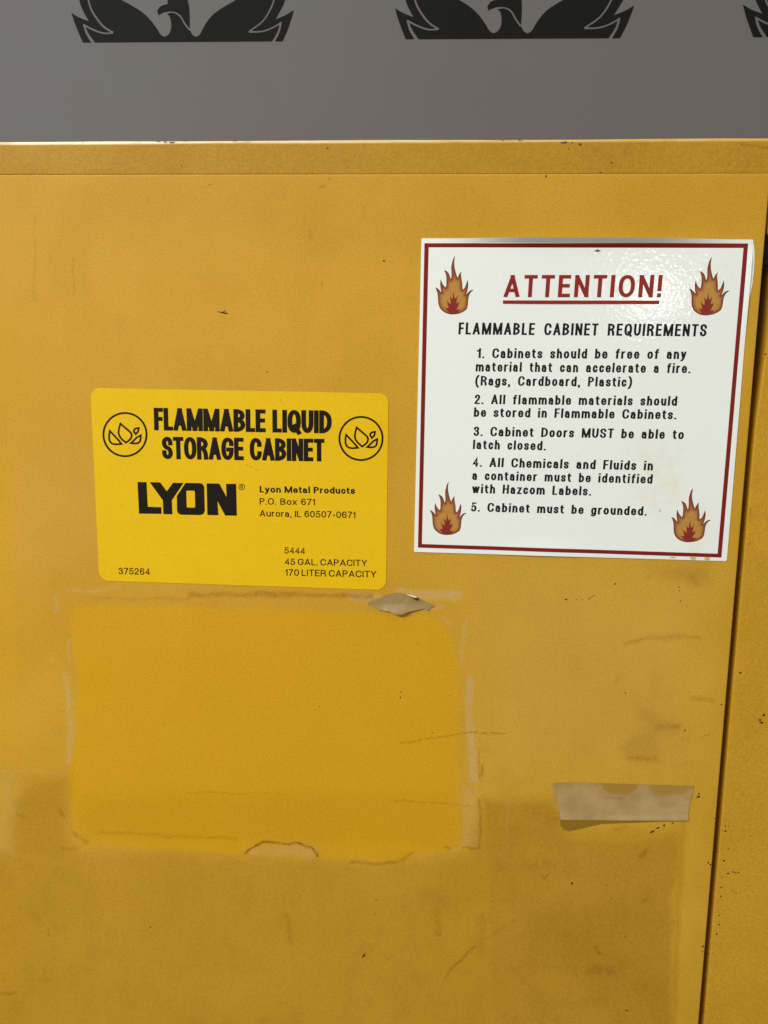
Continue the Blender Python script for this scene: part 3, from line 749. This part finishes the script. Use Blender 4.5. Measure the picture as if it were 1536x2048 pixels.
# ------------------------------------------------------------------ yellow maker's label
lab_c = at(480, 1178)
lab = thing('cabinet_label', 'small yellow round-cornered sticker reading flammable liquid storage cabinet, on the wide door', 'sticker', (lab_c[0], 0.0, lab_c[1]))
LT = 0.00030
def rounded_quad(C, rpx, n=7):
    out = []; m = len(C)
    for i in range(m):
        p = np.array(C[i], float); a = np.array(C[i-1], float); b = np.array(C[(i+1) % m], float)
        da = (a-p)/np.linalg.norm(a-p); db = (b-p)/np.linalg.norm(b-p)
        A = p+da*rpx; B = p+db*rpx
        for u in np.linspace(0, 1, n): 
            c1, c2 = A+(p-A)*.55, B+(p-B)*.55
            out.append(tuple(A*(1-u)**3+3*c1*u*(1-u)**2+3*c2*u*u*(1-u)+B*u**3))
    return out
def slab(name, outline, front_fn, back, mat, parent, step=None, attr_fn=None, px=True):
    """sheet with a traced outline, its front following front_fn, and a real edge"""
    P = [at(*p) for p in outline] if px else outline
    Pd = []
    for i in range(len(P)):
        a, b = np.array(P[i]), np.array(P[(i+1) % len(P)]); n = max(1, int(np.linalg.norm(b-a)/(step or 1)))
        Pd += [tuple(a+(b-a)*k/n) for k in range(n)]
    ex = None
    if step:
        xs = np.arange(min(p[0] for p in P), max(p[0] for p in P), step); zs = np.arange(min(p[1] for p in P), max(p[1] for p in P), step)
        gx, gz = np.meshgrid(xs, zs); gx = gx.ravel(); gz = gz.ravel(); sd = poly_sd(gx, gz, P)
        ex = [(x, z) for x, z, d in zip(gx, gz, sd) if d > step*0.4]
    V, T = fill([Pd], (), ex, 1e-7)
    V3 = [(x, front_fn(x, z), z) for x, z in V]; n = len(V3)
    V3 += [(x, (back(x, z) if callable(back) else back), z) for x, z in V]
    Fc = list(T)+[(c+n, b+n, a+n) for a, b, c in T]
    cnt = {}
    for f in T:
        for i in range(3):
            e = (f[i], f[(i+1) % 3]); cnt[e] = 1
    for (a, b) in cnt:
        if (b, a) not in cnt: Fc.append((b, a, a+n, b+n))
    at_ = None
    if attr_fn:
        vx = np.array([p[0] for p in V]); vz = np.array([p[1] for p in V]); A = attr_fn(vx, vz)
        at_ = {k: np.r_[q, q] for k, q in A.items()}
    return mesh(name, V3, Fc, mat, parent, at_)

LQ = [(181, 776), (777, 787), (772, 1180), (199, 1161)]
slab('sheet', rounded_quad(LQ, 19), lambda x, z: -LT, 0.00002, M_LABEL, lab)
ls = lambda x, z: -LT-0.00005
text('heading', 'FLAMMABLE LIQUID', (308.8, 860.6), (663.5, 867), 45.5, .455, .180, .020, .30, M_LYON, lab, ls)
text('heading', 'STORAGE CABINET', (325, 918), (649, 923), 45.0, .455, .180, .020, .27, M_LYON, lab, ls)
def Z1(P): return [(260+x/6.4, 950+y/6.4) for x, y in P]
LL = [(98, 88), (214, 90), (230, 405), (403, 412), (405, 497), (118, 494)]
YY = [(253, 91), (388, 93), (473, 208), (552, 99), (688, 101), (538, 322), (545, 502), (430, 500), (422, 322)]
OO = [(712, 101), (895, 103), (932, 115), (952, 155), (960, 455), (945, 495), (905, 512), (655, 508), (620, 492), (604, 455), (600, 270)]
OI = [(722, 207), (735, 199), (820, 200), (831, 212), (836, 405), (826, 417), (738, 415), (728, 405)]
NN = [(982, 106), (1145, 109), (1237, 280), (1230, 113), (1360, 112), (1370, 520), (1220, 518), (1122, 335), (1133, 515), (992, 512)]
for P, h in ((LL, []), (YY, []), (OO, [OI]), (NN, [])):
    print_poly('logo_letter', [Z1(P)], [Z1(q) for q in h], M_LYON, lab, ls)
rp = ring(483.6, 973.8, 5.7, 1.25, 28)
rp += [[(x, y) for x, y in k] for k in offset_quads([(481.7, 977.3), (481.7, 970.6), (484.6, 970.6), (485.6, 972.2), (484.6, 973.9), (481.7, 973.9)], 1.2)]
rp += offset_quads([(483.8, 973.9), (485.8, 977.3)], 1.2)
print_poly('registered_mark', rp, [], M_LYON, lab, ls)
text('text_line', 'Lyon Metal Products', (519.6, 984.8), (710, 987.8), 13.2, .62, .180, .14, .56, M_LYON, lab, ls)
text('text_line', 'P.O. Box 671', (519.6, 1008.9), (630, 1010.4), 13.0, .68, .140, .17, .66, M_LYON, lab, ls)
text('text_line', 'Aurora, IL 60507-0671', (519.6, 1032.8), (710.8, 1036.3), 13.0, .68, .140, .15, .52, M_LYON, lab, ls)
text('text_line', '5444', (569, 1106.8), (610, 1107.8), 12.4, .74, .145, .15, .3, M_LYON, lab, ls)
text('text_line', '45 GAL. CAPACITY', (569.6, 1129.4), (734, 1132.4), 12.8, .74, .145, .15, .42, M_LYON, lab, ls)
text('text_line', '170 LITER CAPACITY', (570.8, 1151), (752.5, 1155), 13.2, .74, .145, .15, .40, M_LYON, lab, ls)
text('serial_number', '375264', (238, 1148.2), (300, 1149.6), 13.0, .74, .145, .15, .3, M_LYON, lab, ls)
PET = [[(575, 520), (540, 640), (520, 760), (545, 860), (610, 950), (725, 1050), (800, 1000), (870, 930), (895, 850), (870, 780), (800, 710), (690, 620)],
       [(280, 725), (260, 830), (262, 950), (290, 1030), (350, 1080), (450, 1100), (605, 1085), (520, 980), (420, 870)],
       [(1145, 845), (1040, 900), (960, 980), (870, 1062), (960, 1075), (1060, 1065), (1120, 1020), (1140, 940)],
       [(1085, 640), (1000, 655), (958, 690), (950, 740), (1000, 812), (1060, 750), (1082, 690)]]
for (bx, by, ccx, ccy, dx, dy) in ((200, 810, 703, 825, 0, 0), (670, 820, 727, 795, 32, -32)):
    f = lambda P: [(bx+(x+dx)/13.96, by+(y+dy)/13.96) for x, y in P]
    polys = ring(bx+ccx/13.96, by+ccy/13.96, 43.1, 3.9, 64)
    for P in PET: polys += offset_quads(f(P), 3.7, True)
    print_poly('flame_symbol', polys, [], M_LYON, lab, ls)

# ------------------------------------------------------------------ white laminated sign
SQ = [(843, 477), (1506, 479.5), (1453, 1122), (828, 1103.5)]
S0, S1, S2, S3 = [np.array(at(*p)) for p in SQ]
def suv(x, z):
    """approximate sheet coordinates, u right, v down"""
    e1 = S1-S0; e2 = S3-S0; d = np.array([x, z])-S0
    A = np.array([[e1[0], e2[0]], [e1[1], e2[1]]]); u, v = np.linalg.solve(A, d)
    return u, v
_ss = lambda x: (lambda t: t*t*(3-2*t))(min(1, max(0, x)))
def sheet_y(x, z):
    u, v = suv(x, z)
    h = 0.00055
    bell = _ss((u-0.03)/0.34)*_ss((1.03-u)/0.42)
    h += 0.0048*bell*max(0, (0.0180-v)/0.0180)**1.05          # the top edge peels forward
    h += 0.0010*_ss((v-0.93)/0.07)*_ss((u-.22)/.2)*_ss((.62-u)/.2)   # and the bottom edge a little
    h += 0.0012*_ss((u-0.975)/0.03)*_ss((v-0.01)/.06)*_ss((.34-v)/.2)
    h += 0.00020*math.sin(u*9+1)*math.sin(v*7)
    return -h
sgn_c = at(1140, 1113)
sign = thing('attention_sign', 'white laminated attention sign with red border and flames, right of the yellow label', 'sign', (sgn_c[0], 0.0, sgn_c[1]))
def stain(x, z):
    gx, gy = to_px(x, z); s = np.zeros(len(x))
    for (px, py, rx, ry, a) in [(1385, 1117, 7, 4, 1), (1414, 1117, 6, 4, 1), (1345, 1115, 8, 2, .5), (1322, 1020, 6, 5, .7), (1320, 960, 60, 90, .35), (1390, 1090, 14, 40, .5),
                                (1310, 900, 70, 40, .28), (1440, 560, 40, 60, .12), (1405, 1040, 14, 40, .4), (1480, 1010, 12, 60, .2), (1345, 1000, 20, 25, .35)]:
        s = np.maximum(s, a*sst(1.3-np.hypot((gx-px)/rx, (gy-py)/ry)))
    return dict(stain=s)
def back_y(x, z): return sheet_y(x, z)+0.00045
slab('sheet', rounded_quad(SQ, 2.5, 4), sheet_y, back_y, M_SIGN, sign, 0.0018, stain)
ss = lambda x, z: sheet_y(x, z)-0.00006
BO = [(849, 486.8), (1495.5, 487.4), (1442.2, 1114.8), (835.9, 1094.8)]
BI = [(857.3, 494.9), (1486.4, 496.2), (1434.6, 1107), (843.8, 1087.6)]
for i in range(4):
    a, b, c, d = BO[i], BO[(i+1) % 4], BI[(i+1) % 4], BI[i]
    n = 120; V = []
    for k in range(n+1):
        t = k/n
        V.append((a[0]+(b[0]-a[0])*t, a[1]+(b[1]-a[1])*t)); V.append((d[0]+(c[0]-d[0])*t, d[1]+(c[1]-d[1])*t))
    W = [at(*p) for p in V]
    mesh('border_bar', [(x, ss(x, z), z) for x, z in W], [(2*k, 2*k+1, 2*k+3, 2*k+2) for k in range(n)], M_RED, sign)
text('heading', 'ATTENTION!', (1007.4, 594.6), (1321, 595.0), 44.6, .58, .163, .185, .4, M_RED2, sign, ss, 0.03)
U = [(1005.6, 601), (1318, 601.5), (1317.6, 608.6), (1005.8, 608)]
print_poly('underline', [U], [], M_RED2, sign, ss)
text('subheading', 'FLAMMABLE CABINET REQUIREMENTS', (916.5, 669), (1411.5, 673), 24.2, .46, .156, .155, .80, M_INK, sign, ss, 0.03)
K = dict(wstd=.43, t=.143, cx=.16, word=.80)
for s, a, b, c in [('1. Cabinets should be free of any', (953, 716.2), (1371, 718.2), 19.8),
                   ('material that can accelerate a fire.', (951, 743), (1380, 746.4), 19.6),
                   ('(Rags, Cardboard, Plastic)', (950, 770.9), (1263, 773.6), 19.4),
                   ('2. All flammable materials should', (948.7, 808), (1353, 811.6), 19.2),
                   ('be stored in Flammable Cabinets.', (947.3, 833.6), (1352, 838.6), 19.0),
                   ('3. Cabinet Doors MUST be able to', (946.8, 871.8), (1366.6, 878.4), 19.0),
                   ('latch closed.', (945.4, 898), (1091, 900.6), 18.8),
                   ('4. All Chemicals and Fluids in', (945, 933), (1305, 940.8), 18.8),
                   ('a container must be identified', (944, 959.6), (1304, 967.2), 18.6),
                   ('with Hazcom Labels.', (943.5, 986), (1181.6, 991), 18.4),
                   ('5. Cabinet must be grounded.', (941.7, 1022.6), (1292.6, 1031), 18.2)]:
    text('text_line', s, a, b, c, K['wstd'], K['t'], K['cx'], K['word'], M_INK, sign, ss, 0.03)

FO = [(150, 1095), (215, 1120), (270, 1175), (335, 1250), (312, 1130), (298, 1000), (315, 855), (345, 945), (385, 1020), (460, 1105), (475, 1030), (480, 900), (475, 780), (455, 690), (410, 590),
      (470, 610), (530, 660), (570, 740), (605, 865), (625, 800), (628, 650), (622, 500), (640, 400), (675, 270), (728, 175), (715, 280), (708, 400), (720, 520), (750, 650), (775, 740), (808, 825),
      (830, 760), (865, 690), (915, 630), (905, 720), (920, 850), (940, 980), (945, 1080), (955, 1165), (1010, 1110), (1050, 1020), (1075, 940), (1092, 865), (1112, 960), (1112, 1060), (1095, 1180),
      (1055, 1315), (1110, 1250), (1170, 1195), (1225, 1172), (1275, 1180), (1210, 1220), (1160, 1290), (1125, 1390), (1115, 1500), (1100, 1640), (1070, 1730), (990, 1800), (880, 1855), (780, 1880),
      (680, 1890), (580, 1885), (480, 1860), (380, 1800), (300, 1720), (255, 1620), (235, 1500), (230, 1380), (215, 1260), (190, 1180)]
FI = [(440, 1670), (485, 1700), (545, 1690), (520, 1600), (490, 1470), (540, 1540), (600, 1590), (600, 1480), (575, 1345), (620, 1410), (655, 1440), (665, 1350), (685, 1215), (705, 1340), (730, 1430),
      (770, 1390), (805, 1320), (790, 1420), (770, 1560), (810, 1555), (860, 1515), (830, 1620), (770, 1750), (820, 1750), (880, 1730), (840, 1800), (780, 1866), (680, 1880), (590, 1866), (520, 1800)]
FO = [tuple(p) for p in catmull(FO, True, 3, 60)]; FI = [tuple(p) for p in catmull(FI, True, 2, 45)]
gx, gy = np.meshgrid(np.arange(150, 1280, 38.0), np.arange(180, 1890, 38.0)); gx = gx.ravel(); gy = gy.ravel()
sd = poly_sd(gx, gy, FO)
FV, FT = fill([FO], (), [(a, b) for a, b, c in zip(gx, gy, sd) if c > 16], 1e-3)
fx = np.array([p[0] for p in FV]); fy = np.array([p[1] for p in FV])
f_edge = np.clip(poly_sd(fx, fy, FO)/130, 0, 1); f_tip = 0.85*sst((900-fy+0.25*np.abs(fx-680))/420)
CV, CT = fill([FI], (), None, 1e-3)
F_SRC = [(150, 1095), (1275, 1180), (725, 175), (680, 1890)]
for dst in ([(870.3, 574.8), (947.2, 580.7), (909.6, 512), (906.5, 629.2)], [(1377.9, 577.2), (1458.5, 581.7), (1422.8, 514), (1412.4, 631.2)],
            [(859.8, 1019.7), (933, 1026.2), (897, 963), (893.9, 1069.8)], [(1342, 1033.6), (1421.5, 1040), (1385.3, 975.3), (1376.9, 1084)]):
    m = affine(F_SRC, [at(*p) for p in dst])
    W = m(FV); fl = mesh('printed_flame', [(x, ss(x, z), z) for x, z in W], [tuple(reversed(f)) for f in FT], M_FLAME, sign, dict(edge=f_edge, tip=f_tip), True)
    W = m(CV); co = mesh('flame_core', [(x, ss(x, z)-0.00004, z) for x, z in W], [tuple(reversed(f)) for f in CT], M_CORE)
    co.parent = fl; co.matrix_parent_inverse = fl.matrix_world.inverted(); co.parent = fl
print_poly('scuff_mark', [[(1187, 503), (1195, 498.5), (1202, 502), (1196, 504.5)]], [], simple('scuff_grey', (0.20, 0.13, 0.11, 1)), sign, ss)

# ------------------------------------------------------------------ aged tape and torn sticker
def T1(P): return [(1080+x/4.518, 1540+y/4.518) for x, y in P]
TP = T1([(118, 112), (300, 108), (600, 118), (900, 128), (1388, 140), (1375, 220), (1350, 300), (1340, 380), (1338, 452), (900, 450), (185, 447), (165, 330), (150, 280), (130, 200), (115, 150)])
TB = T1([(182, 440), (1337, 445), (1338, 461), (1100, 465), (780, 477), (550, 486), (400, 522), (262, 553), (215, 538), (185, 502)])
B1 = T1([(550, 100), (905, 100), (870, 170), (800, 212), (720, 222), (620, 205), (570, 165)]); B2 = T1([(975, 100), (1420, 100), (1400, 150), (1290, 212), (1180, 226), (1030, 222), (990, 180)])
def tape_attr(x, z):
    gx, gy = to_px(x, z); b = np.zeros(len(x))
    for P, a in ((B1, .95), (B2, .75)): b = np.maximum(b, a*sst((poly_sd(gx, gy, P)+2.5)/5))
    b = np.maximum(b, .4*sst((1576-gy)/12)*(0.4+fb(gx, gy, 14)))
    d, _ = seg_dist(gx, gy, (1207, 1595), (1245, 1596)); mk = .8*sst((3.5-d)/3.5)
    d, _ = seg_dist(gx, gy, (1320, 1607), (1332, 1610)); mk = np.maximum(mk, .35*sst((9-d)/9))
    return dict(blotch=b, mark=mk)
tc = at(1245, 1640)
tape = thing('tape_strip', 'short strip of brownish grey tape with a torn lower edge, below the sign', 'tape', (tc[0], 0, tc[1]))
slab('backing', TB, lambda x, z: -0.00030, 0.00002, M_BACK, tape)
def tape_y(x, z):
    gx, gy = to_px(x, z); return -0.00055-0.0005*_ss((gy-1628)/12)*_ss((gx-1150)/80)-0.0004*_ss((1120-gx)/12)
slab('strip', TP, tape_y, lambda x, z: tape_y(x, z)+0.00022, M_TAPE, tape, 0.0012, tape_attr)

def T2(P): return [(700+x/5.908, 1160+y/5.908) for x, y in P]
RP = T2([(205, 275), (240, 245), (300, 225), (380, 205), (390, 175), (430, 178), (470, 165), (510, 150), (560, 149), (620, 152), (680, 175), (740, 208), (790, 240), (830, 222), (870, 240), (900, 265), (940, 272), (985, 290), (1000, 305), (940, 330),
         (935, 355), (905, 355), (880, 335), (800, 350), (700, 365), (620, 395), (560, 402), (520, 385), (460, 360), (340, 345), (260, 305)])
rc = at(800, 1228)
rem = thing('sticker_remnant', 'torn tan scrap of sticker with a ragged outline, just below the yellow label', 'sticker scrap', (rc[0], 0, rc[1]))
def rem_y(x, z):
    gx, gy = to_px(x, z)
    low = _ss((gy-(1206+0.02*abs(gx-795)))/20)
    return -0.0005-0.0028*low*math.exp(-((gx-796)/38)**2)-0.0003*vnoise(np.array([gx]), np.array([gy]), 9)[0]-0.0007*math.exp(-((gx-828)/14)**2-((gy-1194)/7)**2)
slab('scrap', RP, rem_y, lambda x, z: rem_y(x, z)+0.0002, M_REM, rem, 0.0009)
slab('curled_lip', T2([(650, 158), (720, 168), (775, 182), (795, 196), (778, 202), (730, 190)]), lambda x, z: -0.0022, lambda x, z: -0.0019, M_CREAM, rem)
slab('curl_shadow', T2([(640, 158), (700, 176), (745, 196), (785, 198), (812, 214), (808, 232), (785, 236), (750, 212), (700, 188)]), lambda x, z: -0.00155, lambda x, z: -0.0011, M_CHIP, rem)  # dark sheet standing in for the shadow under the curled lip

for cx_, cy_, rx_, ry_ in ((1385.5, 1116.2, 7, 3.2), (1414, 1117.2, 6, 3.2), (1345, 1114.2, 7, 1.3), (1319, 1021, 1.6, 2.6)):
    P = [(cx_+rx_*math.cos(a)*(0.8+0.3*random.random()), cy_+ry_*math.sin(a)*(0.8+0.3*random.random())) for a in np.linspace(0, 2*math.pi, 14)[:-1]]
    print_poly('glue_drop', [P], [], M_STAIN, sign, lambda x, z: ss(x, z)-0.00008)
slab('film_edge', [(1502, 484), (1506.8, 486), (1508.8, 505), (1508, 535), (1504.5, 568), (1498.5, 600), (1500.5, 560), (1503.5, 530), (1504.6, 505)], lambda x, z: -0.0004, lambda x, z: -0.0002, M_SIGN, sign)

M_SCUFF = simple('label_scuff', (0.42, 0.235, 0.006, 1), 0.5, 0.3, 400)
lsh = [o for o in lab.children if o.name.startswith('sheet')][0]
flakes('scuff_marks', [(494, 930, 4, .8, 25), (503, 934, 6, .7, 20), (512, 939, 4, .7, 15), (700, 942, 1.2, 1), (420, 1070, 1.4, .8), (560, 800, 3, .6, -10), (245, 1010, 1, 1.4), (330, 1110, 2.4, .6, 30), (650, 1065, 1, 1)], M_SCUFF, lab, -LT-0.00001, 21)
